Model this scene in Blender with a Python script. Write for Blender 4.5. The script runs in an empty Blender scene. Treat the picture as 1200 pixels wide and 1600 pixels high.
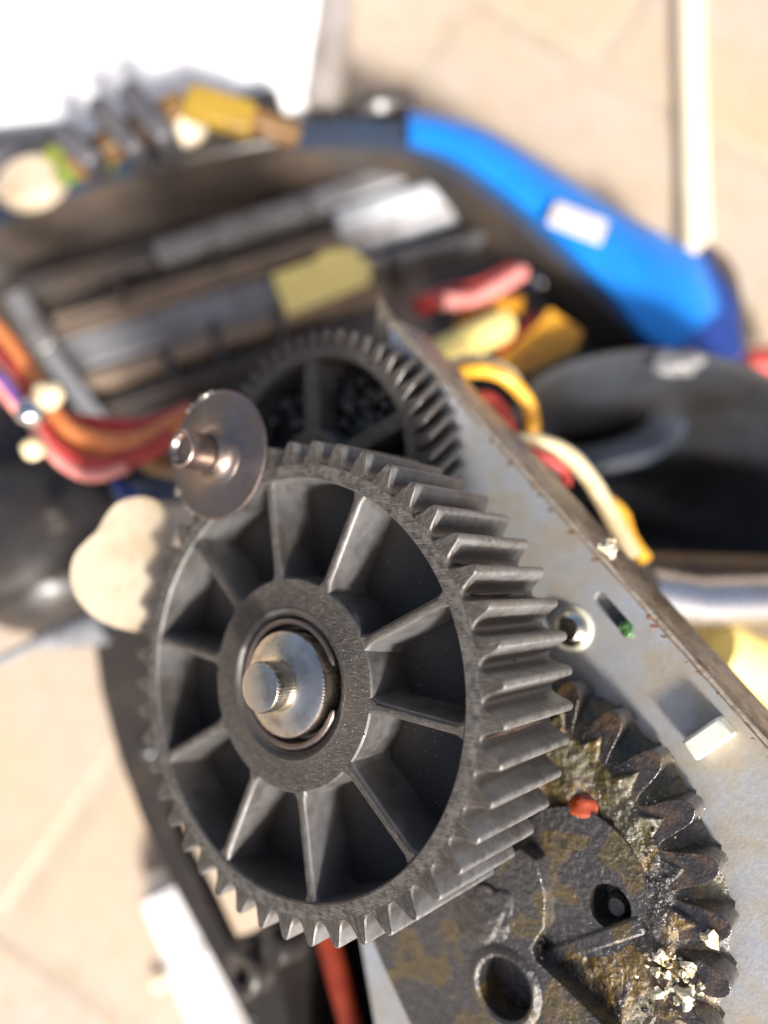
import bpy, math, random
from mathutils import Vector, Matrix, noise
from mathutils.geometry import tessellate_polygon
random.seed(7)
R = math.radians
V = Vector
# ------------------------------------------------------------------ camera, sky, sun, exposure (1 unit = 1 cm)
scn = bpy.context.scene
col = scn.collection
PITCH = 9.0                        # camera tipped 9 degrees away from straight down
CAM_H = 30.0
FOC = 1230.0
cam_d = bpy.data.cameras.new('camera'); cam = bpy.data.objects.new('camera', cam_d); col.objects.link(cam)
cam.location = (0, 0, CAM_H); cam.rotation_euler = (R(PITCH), 0, 0)
cam_d.sensor_width = 36; cam_d.sensor_fit = 'AUTO'; cam_d.lens = 36*FOC/1600
cam_d.clip_start = 0.5; cam_d.clip_end = 2000
cam_d.dof.use_dof = True; cam_d.dof.focus_distance = 10.9
cam_d.dof.aperture_fstop = (cam_d.lens*1e-3)/0.44
scn.camera = cam
scn.render.resolution_x = 768; scn.render.resolution_y = 1024
CM = Matrix.Translation((0, 0, CAM_H)) @ Matrix.Rotation(R(PITCH), 4, 'X')
def cam2world_dir(x, y, z):        # z forward
    return (CM.to_3x3() @ V((x, y, -z))).normalized()
# gear frame: x,y in the plane of the gears, z out of the gear face
_a = V((1519-600, 800-913, FOC)).normalized()
_p = -_a
_u = (V((1, 0, 0)) - _a[0]*_a).normalized()
_v = _p.cross(_u)
if _v.y < 0: _v = -_v
_G = V(((448.7-600)/FOC, (800-1068.2)/FOC, 1))*12
def _c(v): return CM.to_3x3() @ V((v.x, v.y, -v.z))
_o = CM @ V((_G.x, _G.y, -_G.z))
_wu, _wv, _wp = _c(_u), _c(_v), _c(_p)
if _wu.cross(_wv).dot(_wp) < 0: print('left handed frame')
GM = Matrix(((_wu.x, _wv.x, _wp.x, _o.x), (_wu.y, _wv.y, _wp.y, _o.y), (_wu.z, _wv.z, _wp.z, _o.z), (0, 0, 0, 1)))
# sun direction given in the gear frame: below the x axis, a little out of the plane
SA, SB = R(-46), R(23)
Ldir = (_wu*math.cos(SA)+_wv*math.sin(SA))*math.cos(SB) + _wp*math.sin(SB)
Ldir.normalize()
sun_el = math.asin(Ldir.z); sun_az = math.atan2(Ldir.x, Ldir.y)
print('sun elevation', math.degrees(sun_el), 'azimuth', math.degrees(sun_az))
sd = bpy.data.lights.new('sun', 'SUN'); sd.energy = 5.0; sd.angle = R(8); sd.color = (1, .955, .91)
so = bpy.data.objects.new('sun', sd); col.objects.link(so); so.rotation_euler = Ldir.to_track_quat('Z', 'Y').to_euler()
so.location = (0, 0, 60)
wd = bpy.data.worlds.new('World'); scn.world = wd; wd.use_nodes = True
nt = wd.node_tree
sky = nt.nodes.new('ShaderNodeTexSky'); sky.sky_type = 'NISHITA'; sky.sun_disc = False
sky.sun_elevation = sun_el; sky.sun_rotation = sun_az
sky.dust_density = 6.0; sky.ozone_density = 0.2; sky.air_density = 0.8     # hazy, whitish sky
bg = nt.nodes['Background']; bg.inputs['Strength'].default_value = 0.12
nt.links.new(sky.outputs[0], bg.inputs[0])
scn.view_settings.view_transform = 'Standard'; scn.view_settings.look = 'None'
scn.view_settings.exposure = 0.62; scn.view_settings.gamma = 1
# ------------------------------------------------------------------ survey helpers
def ray(px, py): return V(((px-600)/FOC, (800-py)/FOC, 1))
def PW(px, py, d):                 # point at a depth
    r = ray(px, py)*d; return CM @ V((r.x, r.y, -r.z))
def FL(px, py, h=0.0):             # point at a height above the floor
    d = (CM.to_3x3() @ V((ray(px, py).x, ray(px, py).y, -1)))
    t = (CAM_H-h)/(-d.z); return V((0, 0, CAM_H)) + d*t
GI = GM.inverted()
def GL(px, py, w):                 # point in the gear frame on the plane z = w
    o = GI @ V((0, 0, CAM_H)); q = GI @ PW(px, py, 10)
    t = (w-o.z)/(q.z-o.z); s = o+(q-o)*t; return V((s.x, s.y, w))
# ------------------------------------------------------------------ mesh builder
class MB:
    def __init__(s): s.v = []; s.f = []
    def add(s, vs, fs):
        n = len(s.v); s.v += [tuple(x) for x in vs]; s.f += [tuple(i+n for i in f) for f in fs]; return s
    def box(s, c, a, b, d):        # centre and three half vectors
        c, a, b, d = V(c), V(a), V(b), V(d); vs = []
        for k in (-1, 1):
            for j in (-1, 1):
                for i in (-1, 1): vs.append(c+a*i+b*j+d*k)
        f = [(0, 2, 3, 1), (4, 5, 7, 6), (0, 1, 5, 4), (2, 6, 7, 3), (0, 4, 6, 2), (1, 3, 7, 5)]
        if a.cross(b).dot(d) < 0: f = [tuple(reversed(q)) for q in f]
        return s.add(vs, f)
    def bar(s, p, q, w, h, up=(0, 0, 1)):   # box from p to q, width w, height h, p and q on the top centre line
        p, q, up = V(p), V(q), V(up); d = (q-p); L = d.length; d.normalize(); sd_ = d.cross(up).normalized(); up = sd_.cross(d)
        return s.box((p+q)/2-up*h/2, d*L/2, sd_*w/2, up*h/2)
    def tube(s, pts, r, n=12, cap=True):
        pts = [V(p) for p in pts]; rs = r if isinstance(r, (list, tuple)) else [r]*len(pts)
        N = len(pts); ref = None; vs = []
        for i, p in enumerate(pts):
            t = (pts[min(i+1, N-1)]-pts[max(i-1, 0)]).normalized()
            if ref is None: ref = t.orthogonal().normalized()
            ref = (ref-t*ref.dot(t)).normalized(); b = t.cross(ref)
            for k in range(n):
                a = 2*math.pi*k/n; vs.append(p+(ref*math.cos(a)+b*math.sin(a))*rs[i])
        fs = [(i*n+k, i*n+(k+1) % n, (i+1)*n+(k+1) % n, (i+1)*n+k) for i in range(N-1) for k in range(n)]
        if cap: fs += [tuple(reversed(range(n))), tuple((N-1)*n+k for k in range(n))]
        return s.add(vs, fs)
    def lathe(s, prof, n=64, c=(0, 0, 0), M=None, sx=1, sy=1):   # profile of (radius, z), listed from the top axis outwards
        M = M or Matrix.Identity(4); c = V(c); vs = []; rings = []
        for r, z in prof:
            if r < 1e-6: rings.append([len(vs)]); vs.append(M @ (c+V((0, 0, z))))
            else:
                rings.append(list(range(len(vs), len(vs)+n)))
                for k in range(n):
                    a = 2*math.pi*k/n; vs.append(M @ (c+V((r*sx*math.cos(a), r*sy*math.sin(a), z))))
        fs = []
        for A, B in zip(rings, rings[1:]):
            for k in range(n):
                k2 = (k+1) % n
                if len(A) == 1: fs.append((A[0], B[k], B[k2]))
                elif len(B) == 1: fs.append((A[k], B[0], A[k2]))
                else: fs.append((A[k], B[k], B[k2], A[k2]))
        return s.add(vs, fs)
    def prism(s, loops, fn0, fn1):  # outline (and holes) of 2-D points; fn0 / fn1 map them to the front and the back
        tri = tessellate_polygon([[V((x, y, 0)) for x, y in L] for L in loops]); flat = [q for L in loops for q in L]
        n = len(flat); vs = [fn0(*q) for q in flat]+[fn1(*q) for q in flat]; fs = []
        fr = (V(fn0(0, 0))-V(fn1(0, 0)))
        for t in tri:
            nn = (V(vs[t[1]])-V(vs[t[0]])).cross(V(vs[t[2]])-V(vs[t[0]]))
            if nn.dot(fr) < 0: t = tuple(reversed(t))
            fs.append(tuple(t)); fs.append(tuple(i+n for i in reversed(t)))
        o = 0
        for L in loops:
            m = len(L)
            for i in range(m): fs.append((o+i, o+(i+1) % m, n+o+(i+1) % m, n+o+i))
            o += m
        return s.add(vs, fs)
    def blob(s, c, r, seed=0, squash=(1, 1, 1), rough=.35, sub=2):
        t = (1+5**.5)/2
        vs = [V(q).normalized() for q in ((-1, t, 0), (1, t, 0), (-1, -t, 0), (1, -t, 0), (0, -1, t), (0, 1, t), (0, -1, -t), (0, 1, -t), (t, 0, -1), (t, 0, 1), (-t, 0, -1), (-t, 0, 1))]
        fs = [(0, 11, 5), (0, 5, 1), (0, 1, 7), (0, 7, 10), (0, 10, 11), (1, 5, 9), (5, 11, 4), (11, 10, 2), (10, 7, 6), (7, 1, 8), (3, 9, 4), (3, 4, 2), (3, 2, 6), (3, 6, 8), (3, 8, 9), (4, 9, 5), (2, 4, 11), (6, 2, 10), (8, 6, 7), (9, 8, 1)]
        for _ in range(sub):
            cch = {}; nf = []
            def mid(i, j):
                k = (min(i, j), max(i, j))
                if k not in cch: cch[k] = len(vs); vs.append((vs[i]+vs[j]).normalized())
                return cch[k]
            for a, b, d in fs:
                x, y, z = mid(a, b), mid(b, d), mid(d, a); nf += [(a, x, z), (b, y, x), (d, z, y), (x, y, z)]
            fs = nf
        c = V(c); out = []
        for q in vs:
            k = r*(1+rough*noise.noise(q*1.3+V((seed*7.1, seed, 3)))*1.6+rough*.5*noise.noise(q*3.1+V((seed, 5, seed))))
            out.append(c+V((q.x*squash[0], q.y*squash[1], q.z*squash[2]))*k)
        return s.add(out, fs)
    def build(s, name, mat, parent=None, M=None, smooth=True, ang=32, bevel=0, seg=2, **tags):
        me = bpy.data.meshes.new(name); me.from_pydata(s.v, [], s.f); me.validate(); me.update()
        if smooth:
            me.shade_smooth(); me.set_sharp_from_angle(angle=R(ang))
        me.materials.append(mat)
        o = bpy.data.objects.new(name, me); col.objects.link(o)
        if parent: o.parent = parent
        if M is not None: o.matrix_local = M
        if bevel:
            b = o.modifiers.new('bevel', 'BEVEL'); b.width = bevel; b.segments = seg; b.limit_method = 'ANGLE'; b.angle_limit = R(35)
        for k, x in tags.items(): o[k] = x
        return o
def thing(name, M, label, category, group=None):
    o = bpy.data.objects.new(name, None); col.objects.link(o); o.matrix_world = M; o.empty_display_size = .3
    o['label'] = label; o['category'] = category
    if group: o['group'] = group
    return o
def smoothpath(pts, n=8):
    pts = [V(p) for p in pts]; out = []
    for i in range(len(pts)-1):
        a, b, c, d = pts[max(i-1, 0)], pts[i], pts[i+1], pts[min(i+2, len(pts)-1)]
        for k in range(n):
            t = k/n
            out.append(.5*((2*b)+(c-a)*t+(2*a-5*b+4*c-d)*t*t+(3*b-a-3*c+d)*t**3))
    out.append(pts[-1]); return out
T_ = Matrix.Translation
# ------------------------------------------------------------------ materials
def nodes(name):
    m = bpy.data.materials.new(name); m.use_nodes = True; t = m.node_tree; return m, t, t.nodes['Principled BSDF']
def ramp(t, src, stops):
    r = t.nodes.new('ShaderNodeValToRGB'); e = r.color_ramp.elements
    while len(e) < len(stops): e.new(.5)
    for q, (p, c) in zip(e, stops):
        q.position = p; q.color = (c, c, c, 1) if isinstance(c, (int, float)) else (*c, 1)
    t.links.new(src, r.inputs[0]); return r.outputs[0]
def coords(t, scale=(1, 1, 1), rot=(0, 0, 0)):
    c = t.nodes.new('ShaderNodeTexCoord'); m = t.nodes.new('ShaderNodeMapping')
    m.inputs['Scale'].default_value = scale; m.inputs['Rotation'].default_value = rot
    t.links.new(c.outputs['Object'], m.inputs[0])
    oi = t.nodes.new('ShaderNodeObjectInfo'); a = t.nodes.new('ShaderNodeVectorMath'); a.operation = 'SCALE'; a.inputs['Scale'].default_value = 37   # each copy gets its own wear
    cb = t.nodes.new('ShaderNodeCombineXYZ')
    for k in range(3): t.links.new(oi.outputs['Random'], cb.inputs[k])
    t.links.new(cb.outputs[0], a.inputs[0]); d = t.nodes.new('ShaderNodeVectorMath'); d.operation = 'ADD'
    t.links.new(m.outputs[0], d.inputs[0]); t.links.new(a.outputs[0], d.inputs[1]); return d.outputs[0]
def nz(t, scale, detail=5, rough=.55, vec=None, dist=0):
    n = t.nodes.new('ShaderNodeTexNoise'); n.inputs['Scale'].default_value = scale
    n.inputs['Detail'].default_value = detail; n.inputs['Roughness'].default_value = rough; n.inputs['Distortion'].default_value = dist
    t.links.new(vec if vec is not None else coords(t), n.inputs['Vector']); return n.outputs['Fac']
def mix(t, f, a, b):
    m = t.nodes.new('ShaderNodeMix'); m.data_type = 'RGBA'
    for i, x in ((0, f), (6, a), (7, b)):
        if isinstance(x, (int, float)): m.inputs[i].default_value = x
        elif isinstance(x, tuple): m.inputs[i].default_value = (*x, 1)
        else: t.links.new(x, m.inputs[i])
    return m.outputs[2]
def mth(t, op, a, b=0.0):
    m = t.nodes.new('ShaderNodeMath'); m.operation = op; m.use_clamp = False
    for i, x in enumerate((a, b)):
        if isinstance(x, (int, float)): m.inputs[i].default_value = x
        else: t.links.new(x, m.inputs[i])
    return m.outputs[0]
def bump(t, b, h, st, dist=.02, prev=None):
    n = t.nodes.new('ShaderNodeBump'); n.inputs['Strength'].default_value = st; n.inputs['Distance'].default_value = dist
    t.links.new(h, n.inputs['Height'])
    if prev is not None: t.links.new(prev, n.inputs['Normal'])
    if b is not None: t.links.new(n.outputs[0], b.inputs['Normal'])
    return n.outputs[0]
def plain(name, base, dirt=None, rough=.5, metal=0, scale=3, amt=(.45, .7), bst=.15, bsc=25, spec=.5, coat=0, rvar=.15):
    m, t, b = nodes(name)
    dirt = dirt or tuple(x*.6 for x in base)
    f = ramp(t, nz(t, scale, 6), [(amt[0], 0), (amt[1], 1)])
    t.links.new(mix(t, f, base, dirt), b.inputs['Base Color'])
    t.links.new(ramp(t, nz(t, scale*2.3, 4), [(.3, max(rough-rvar, .03)), (.7, min(rough+rvar, 1))]), b.inputs['Roughness'])
    b.inputs['Metallic'].default_value = metal; b.inputs['Specular IOR Level'].default_value = spec; b.inputs['Coat Weight'].default_value = coat
    bump(t, b, nz(t, bsc, 4), bst, .03)
    return m
def gear_plastic(name, base, dust, brushed=True, dustamt=(.42, .72), rough=.42, root=3.4):
    m, t, b = nodes(name)
    f1 = ramp(t, nz(t, .8, 3, .5), [(dustamt[0]-.1, 0), (dustamt[1]+.1, 1)])
    speck = ramp(t, nz(t, 38, 3, .7), [(.58, 0), (.68, 1)])
    f = mth(t, 'MULTIPLY', f1, ramp(t, nz(t, 12, 4, .6), [(.3, .65), (.7, 1)]))
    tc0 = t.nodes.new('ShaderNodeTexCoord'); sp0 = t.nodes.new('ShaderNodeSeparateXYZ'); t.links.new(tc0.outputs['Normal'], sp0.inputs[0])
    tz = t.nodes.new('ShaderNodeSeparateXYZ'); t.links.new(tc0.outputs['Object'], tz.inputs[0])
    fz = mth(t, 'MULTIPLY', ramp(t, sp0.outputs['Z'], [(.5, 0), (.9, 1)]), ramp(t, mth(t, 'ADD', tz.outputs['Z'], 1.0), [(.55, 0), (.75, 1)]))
    lit_wall = mix(t, ramp(t, nz(t, 1.3, 6, .65), [(.4, 0), (.6, 1)]), (.088, .088, .091), (.032, .028, .024))  # side walls paler in patches, sunlight painted into the colour
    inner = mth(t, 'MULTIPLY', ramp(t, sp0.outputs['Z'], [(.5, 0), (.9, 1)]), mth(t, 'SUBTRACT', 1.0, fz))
    lit_wall = mix(t, inner, lit_wall, (.026, .022, .019))
    base = mix(t, fz, lit_wall, base)
    c = mix(t, mth(t, 'MULTIPLY', f, mth(t, 'ADD', mth(t, 'MULTIPLY', fz, .7), .3)), base, dust)
    c = mix(t, mth(t, 'MULTIPLY', speck, mth(t, 'ADD', mth(t, 'MULTIPLY', fz, .30), .06)), c, (.24, .215, .185))
    g = t.nodes.new('ShaderNodeNewGeometry')
    wear = ramp(t, g.outputs['Pointiness'], [(.52, 0), (.60, 1)])
    wear = mth(t, 'MULTIPLY', wear, mth(t, 'MULTIPLY', ramp(t, nz(t, 9, 4), [(.4, 0), (.6, .55)]), mth(t, 'SUBTRACT', 1.0, inner)))
    c = mix(t, wear, c, (.17, .165, .155))
    xy = t.nodes.new('ShaderNodeVectorMath'); xy.operation = 'MULTIPLY'; xy.inputs[1].default_value = (1, 1, 0); t.links.new(tc0.outputs['Object'], xy.inputs[0])
    ln_ = t.nodes.new('ShaderNodeVectorMath'); ln_.operation = 'LENGTH'; t.links.new(xy.outputs[0], ln_.inputs[0])
    rr_ = mth(t, 'ADD', mth(t, 'SUBTRACT', ln_.outputs['Value'], root), mth(t, 'MULTIPLY', nz(t, 5, 5, .6), -.24))      # darker towards the tooth roots, with a ragged edge
    gs = mth(t, 'MULTIPLY', mth(t, 'MULTIPLY', ramp(t, mth(t, 'MULTIPLY', rr_, 4.0), [(.0, 1), (.35, 0)]), mth(t, 'GREATER_THAN', ln_.outputs['Value'], root-.01)), mth(t, 'SUBTRACT', 1.0, fz))
    c = mix(t, mth(t, 'MULTIPLY', gs, .9), c, (.022, .014, .009))
    grain = nz(t, 45, 4, .6); pr = bump(t, None, grain, .35, .012)
    if brushed:                    # file marks run across the faces that look out of the gear
        st = nz(t, 1, 5, .7, coords(t, (6, 75, 6), (0, 0, R(38))))
        st2 = nz(t, 1, 3, .7, coords(t, (9, 60, 9), (0, 0, R(62))))
        tc = t.nodes.new('ShaderNodeTexCoord'); sp = t.nodes.new('ShaderNodeSeparateXYZ'); t.links.new(tc.outputs['Normal'], sp.inputs[0])
        face = mth(t, 'MULTIPLY', ramp(t, sp.outputs['Z'], [(.85, 0), (.98, 1)]), fz)
        h = mth(t, 'MULTIPLY', mth(t, 'ADD', st, mth(t, 'MULTIPLY', st2, .6)), face)
        pr = bump(t, None, h, .55, .03, pr)
        sc = mth(t, 'MULTIPLY', ramp(t, st, [(.5, 0), (.72, 1)]), mth(t, 'MULTIPLY', face, .62))
        c = mix(t, sc, c, (.25, .225, .195))
    t.links.new(c, b.inputs['Base Color']); t.links.new(pr, b.inputs['Normal'])
    t.links.new(mth(t, 'ADD', ramp(t, nz(t, 7, 5), [(.3, rough-.04), (.7, rough+.14)]), mth(t, 'MULTIPLY', fz, .08)), b.inputs['Roughness'])
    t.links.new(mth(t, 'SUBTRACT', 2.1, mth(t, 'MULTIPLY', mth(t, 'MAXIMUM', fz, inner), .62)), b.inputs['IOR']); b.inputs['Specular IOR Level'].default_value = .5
    return m
M = {}
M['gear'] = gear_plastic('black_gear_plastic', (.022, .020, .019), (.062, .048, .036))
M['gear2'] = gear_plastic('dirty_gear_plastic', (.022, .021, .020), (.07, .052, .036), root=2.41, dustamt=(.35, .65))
def steel(name, base, dirt, rough, metal=1, scale=2.5, amt=(.5, .75), rings=False, bst=.1):
    m, t, b = nodes(name)
    f = ramp(t, nz(t, scale, 7, .65), [(amt[0], 0), (amt[1], 1)])
    t.links.new(mix(t, f, base, dirt), b.inputs['Base Color']); b.inputs['Metallic'].default_value = metal
    t.links.new(mth(t, 'ADD', mth(t, 'MULTIPLY', f, .22), ramp(t, nz(t, 14, 4), [(.3, rough-.06), (.7, rough+.08)])), b.inputs['Roughness'])
    pr = bump(t, None, nz(t, 22, 5), bst, .02)
    if rings:
        w = t.nodes.new('ShaderNodeTexWave'); w.wave_type = 'RINGS'; w.rings_direction = 'Z'; w.inputs['Scale'].default_value = 9; w.inputs['Distortion'].default_value = 1.2
        w.inputs['Detail'].default_value = 3; t.links.new(coords(t), w.inputs[0]); pr = bump(t, None, w.outputs['Fac'], .25, .01, pr)
    t.links.new(pr, b.inputs['Normal']); return m
M['shaft'] = steel('oily_turned_steel', (.66, .61, .53), (.25, .20, .14), .17, rings=True, amt=(.5, .8))
M['washer'] = steel('brown_stained_steel', (.34, .28, .25), (.20, .15, .12), .3, scale=1.6, amt=(.35, .8))
M['plate'] = steel('dull_zinc_sheet', (.54, .57, .60), (.43, .38, .30), .36, metal=.6, scale=.8, amt=(.42, .66), bst=.2)
M['edge'] = plain('dried_oil_on_steel', (.30, .25, .19), (.15, .10, .06), .34, metal=.35, scale=3, amt=(.4, .65), bst=.5, bsc=9)
M['ridge'] = plain('worn_fold', (.46, .41, .34), (.25, .19, .12), .38, metal=.3, scale=4, bst=.6, bsc=14)
M['rust'] = plain('rusty_crust', (.20, .10, .045), (.06, .03, .015), .45, scale=6, bst=.6)
M['chrome'] = steel('bright_screw_steel', (.75, .72, .62), (.45, .36, .16), .13, scale=3)
M['zinc_yellow'] = steel('yellow_zinc', (.90, .89, .76), (.72, .66, .38), .35, metal=.35, scale=1.5)
def grease(name, stops, rough=.1, sc=1.6, spark=60, st=.7):
    m, t, b = nodes(name)
    f = nz(t, sc, 4, .5, dist=.5)
    t.links.new(ramp(t, f, stops), b.inputs['Base Color'])
    t.links.new(ramp(t, nz(t, 9, 4), [(.35, rough), (.7, rough+.25)]), b.inputs['Roughness'])
    b.inputs['Specular IOR Level'].default_value = .8; b.inputs['Coat Weight'].default_value = .8; b.inputs['Coat Roughness'].default_value = .06
    pr = bump(t, None, nz(t, 9, 5, .6), st, .08); pr = bump(t, b, nz(t, spark*.5, 3, .6), st*.6, .02, pr)
    c = t.nodes.new('ShaderNodeBump'); t.links.new(pr, b.inputs['Coat Normal']); t.nodes.remove(c)
    return m
M['amber'] = grease('amber_grease', [(.34, (.006, .005, .004)), (.43, (.016, .010, .005)), (.49, (.15, .088, .006)), (.53, (.055, .028, .004)), (.58, (.075, .060, .006)), (.64, (.03, .024, .008)), (.71, (.008, .006, .005))], rough=.05, sc=.8, spark=30, st=.9)
M['black_grease'] = grease('black_grease', [(.3, (.006, .006, .006)), (.6, (.02, .015, .01)), (.75, (.08, .05, .02))], rough=.12, sc=4)
M['oily_iron'] = grease('oily_dark_iron', [(.3, (.022, .021, .022)), (.52, (.034, .030, .028)), (.58, (.085, .055, .012)), (.64, (.05, .038, .010)), (.72, (.022, .018, .014))], rough=.16, sc=1.2, spark=60, st=.6)
M['tooth_iron'] = grease('oily_tooth_iron', [(.3, (.014, .012, .011)), (.5, (.026, .019, .015)), (.62, (.07, .04, .018)), (.75, (.018, .014, .012))], rough=.12, sc=2.2, spark=40, st=.45)
M['red_grease'] = grease('red_grease', [(.3, (.22, .03, .01)), (.6, (.38, .06, .015))], rough=.06, st=.25)
M['green_grease'] = grease('green_grease', [(.3, (.03, .10, .02)), (.6, (.06, .18, .04))], rough=.15)
M['glint'] = plain('pale_glint', (.6, .57, .5), (.4, .36, .3), .3, scale=4)  # pale colour stands in for tiny glints of light
M['crumb'] = plain('white_crumbs', (.78, .72, .55), (.55, .42, .2), .5, scale=4, bst=.6)
M['chip'] = plain('brown_dirt_flakes', (.11, .07, .05), (.05, .03, .02), .6, scale=9)
M['black'] = plain('black_moulded_plastic', (.026, .023, .022), (.06, .048, .038), .36, scale=1.0, amt=(.5, .8), bst=.1)
M['casing'] = plain('black_casing_plastic', (.038, .035, .034), (.075, .056, .043), .38, scale=.35, amt=(.38, .62), bst=.12, bsc=6)
M['navy'] = plain('navy_black_plastic', (.035, .052, .085), (.04, .045, .06), .4, scale=.4)
M['casing_tan'] = plain('dusty_rib_plastic', (.22, .165, .12), (.12, .09, .07), .4, scale=.5)
M['casing_grey'] = plain('lit_rib_plastic', (.20, .20, .205), (.11, .10, .095), .3, scale=.6, spec=.8)  # grey of the ribs lit from above, sky light painted into the colour
M['glare_rib'] = plain('glare_rib_plastic', (.30, .32, .35), (.16, .165, .18), .46, scale=.5, spec=.6, rvar=.08)  # sun glare on a black rib, painted as a pale base colour
M['blue'] = plain('blue_plastic', (.010, .22, .72), (.008, .17, .60), .42, scale=.4, spec=.5, bst=.05)
M['sticker'] = plain('white_sticker', (.72, .66, .64), (.6, .5, .5), .5)
M['yellow'] = plain('yellow_foam', (.90, .74, .26), (.80, .62, .2), .6)
M['cream'] = plain('cream_plastic', (.50, .42, .31), (.34, .25, .15), .35, scale=1.0, spec=.6)
M['orange'] = plain('orange_insulation', (.62, .21, .07), (.5, .15, .05), .45)
M['red'] = plain('red_insulation', (.48, .05, .04), (.36, .035, .03), .45)
M['pink'] = plain('pink_insulation', (.75, .30, .26), (.6, .16, .14), .4)
M['purple'] = plain('purple_insulation', (.14, .08, .28), (.1, .05, .2), .35)
M['yellow_wire'] = plain('yellow_insulation', (.80, .42, .03), (.7, .3, .02), .35)
M['amber_tape'] = plain('amber_tape', (.62, .30, .02), (.4, .16, .02), .3)
M['cream_wire'] = plain('cream_insulation', (.78, .66, .42), (.65, .5, .25), .4)
M['solder'] = steel('bright_joint', (.8, .8, .8), (.5, .48, .45), .2)
M['motor'] = plain('blue_grey_motor_can', (.038, .044, .054), (.022, .019, .018), .42, scale=.35, amt=(.4, .62), spec=.8)
M['silver'] = steel('grey_rod_steel', (.62, .6, .6), (.3, .22, .18), .25, scale=.5)
M['white'] = plain('white_plastic', (.80, .80, .80), (.72, .71, .70), .4, scale=.3, bst=.03)
M['white_edge'] = plain('grimy_edge', (.30, .27, .25), (.18, .15, .13), .5, scale=.4)
M['stick'] = plain('pale_stick_wood', (.80, .72, .55), (.7, .6, .42), .5)
M['brass'] = plain('dark_yellow_strip', (.34, .22, .03), (.20, .12, .03), .35, scale=.8)
M['bronze'] = plain('brown_strip', (.20, .11, .04), (.10, .06, .03), .4, scale=.8)
M['grey_fin'] = plain('grey_black_rubber', (.05, .05, .058), (.10, .09, .09), .4)
M['cord'] = plain('grey_cord', (.22, .23, .25), (.12, .12, .12), .4)
M['red_rod'] = plain('red_brown_rod', (.34, .05, .022), (.22, .03, .015), .4)
M['leaf'] = plain('green_yellow_tape', (.10, .18, .03), (.35, .30, .04), .4, scale=1.5)
M['blue_dark'] = plain('dark_blue_sleeve', (.02, .05, .22), (.015, .03, .12), .4)
def tile_mat():
    m, t, b = nodes('sandy_tile')
    oi = t.nodes.new('ShaderNodeObjectInfo')
    c = mix(t, ramp(t, nz(t, .22, 6, .6), [(.35, 0), (.68, 1)]), (.40, .345, .295), (.43, .34, .25))
    c = mix(t, ramp(t, nz(t, 1.4, 6, .7), [(.42, 0), (.70, .8)]), c, (.35, .255, .16))
    c = mix(t, mth(t, 'MULTIPLY', oi.outputs['Random'], .25), c, (.44, .37, .31))
    c = mix(t, ramp(t, nz(t, .12, 3), [(.45, 0), (.65, .6)]), c, (.44, .32, .20))
    t.links.new(c, b.inputs['Base Color']); b.inputs['Roughness'].default_value = .75; bump(t, b, nz(t, 6, 6, .7), .3, .05); return m
M['tile'] = tile_mat()
M['grout'] = plain('sandy_joint', (.385, .32, .25), (.34, .27, .19), .9, scale=1)
# ------------------------------------------------------------------ setting: floor with tiles
fl = MB(); fl.add([(-300, -300, -.05), (300, -300, -.05), (300, 300, -.05), (-300, 300, -.05)], [(0, 1, 2, 3)])
floor = fl.build('floor', M['grout'], kind='structure')
A0 = FL(1130, 222); A1 = FL(850, 60)
ang = math.atan2(A1.y-A0.y, A1.x-A0.x)
dx, dy = V((math.cos(ang), math.sin(ang), 0)), V((-math.sin(ang), math.cos(ang), 0))
TL, TW, J = 12.5, 10.2, .5
tile_me = None
for j in range(-5, 5):
    for i in range(-5, 6):
        off = TL/2 if j % 2 else 0
        c = A0+dx*(i*TL+off+TL/2)+dy*(j*TW+TW/2); c.z = 0
        if not (-34 < c.x < 34 and -22 < c.y < 42): continue
        if tile_me is None:
            mb = MB(); mb.box((0, 0, -.3), ((TL-J)/2, 0, 0), (0, (TW-J)/2, 0), (0, 0, .3))
            o = mb.build('tile', M['tile'], floor, bevel=.25, seg=2); tile_me = o.data
        else:
            o = bpy.data.objects.new('tile', tile_me); col.objects.link(o); o.parent = floor
            bb = o.modifiers.new('bevel', 'BEVEL'); bb.width = .25; bb.segments = 2; bb.limit_method = 'ANGLE'
        o.location = (c.x, c.y, random.uniform(-.04, .04)); o.rotation_euler = (0, 0, ang)
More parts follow.
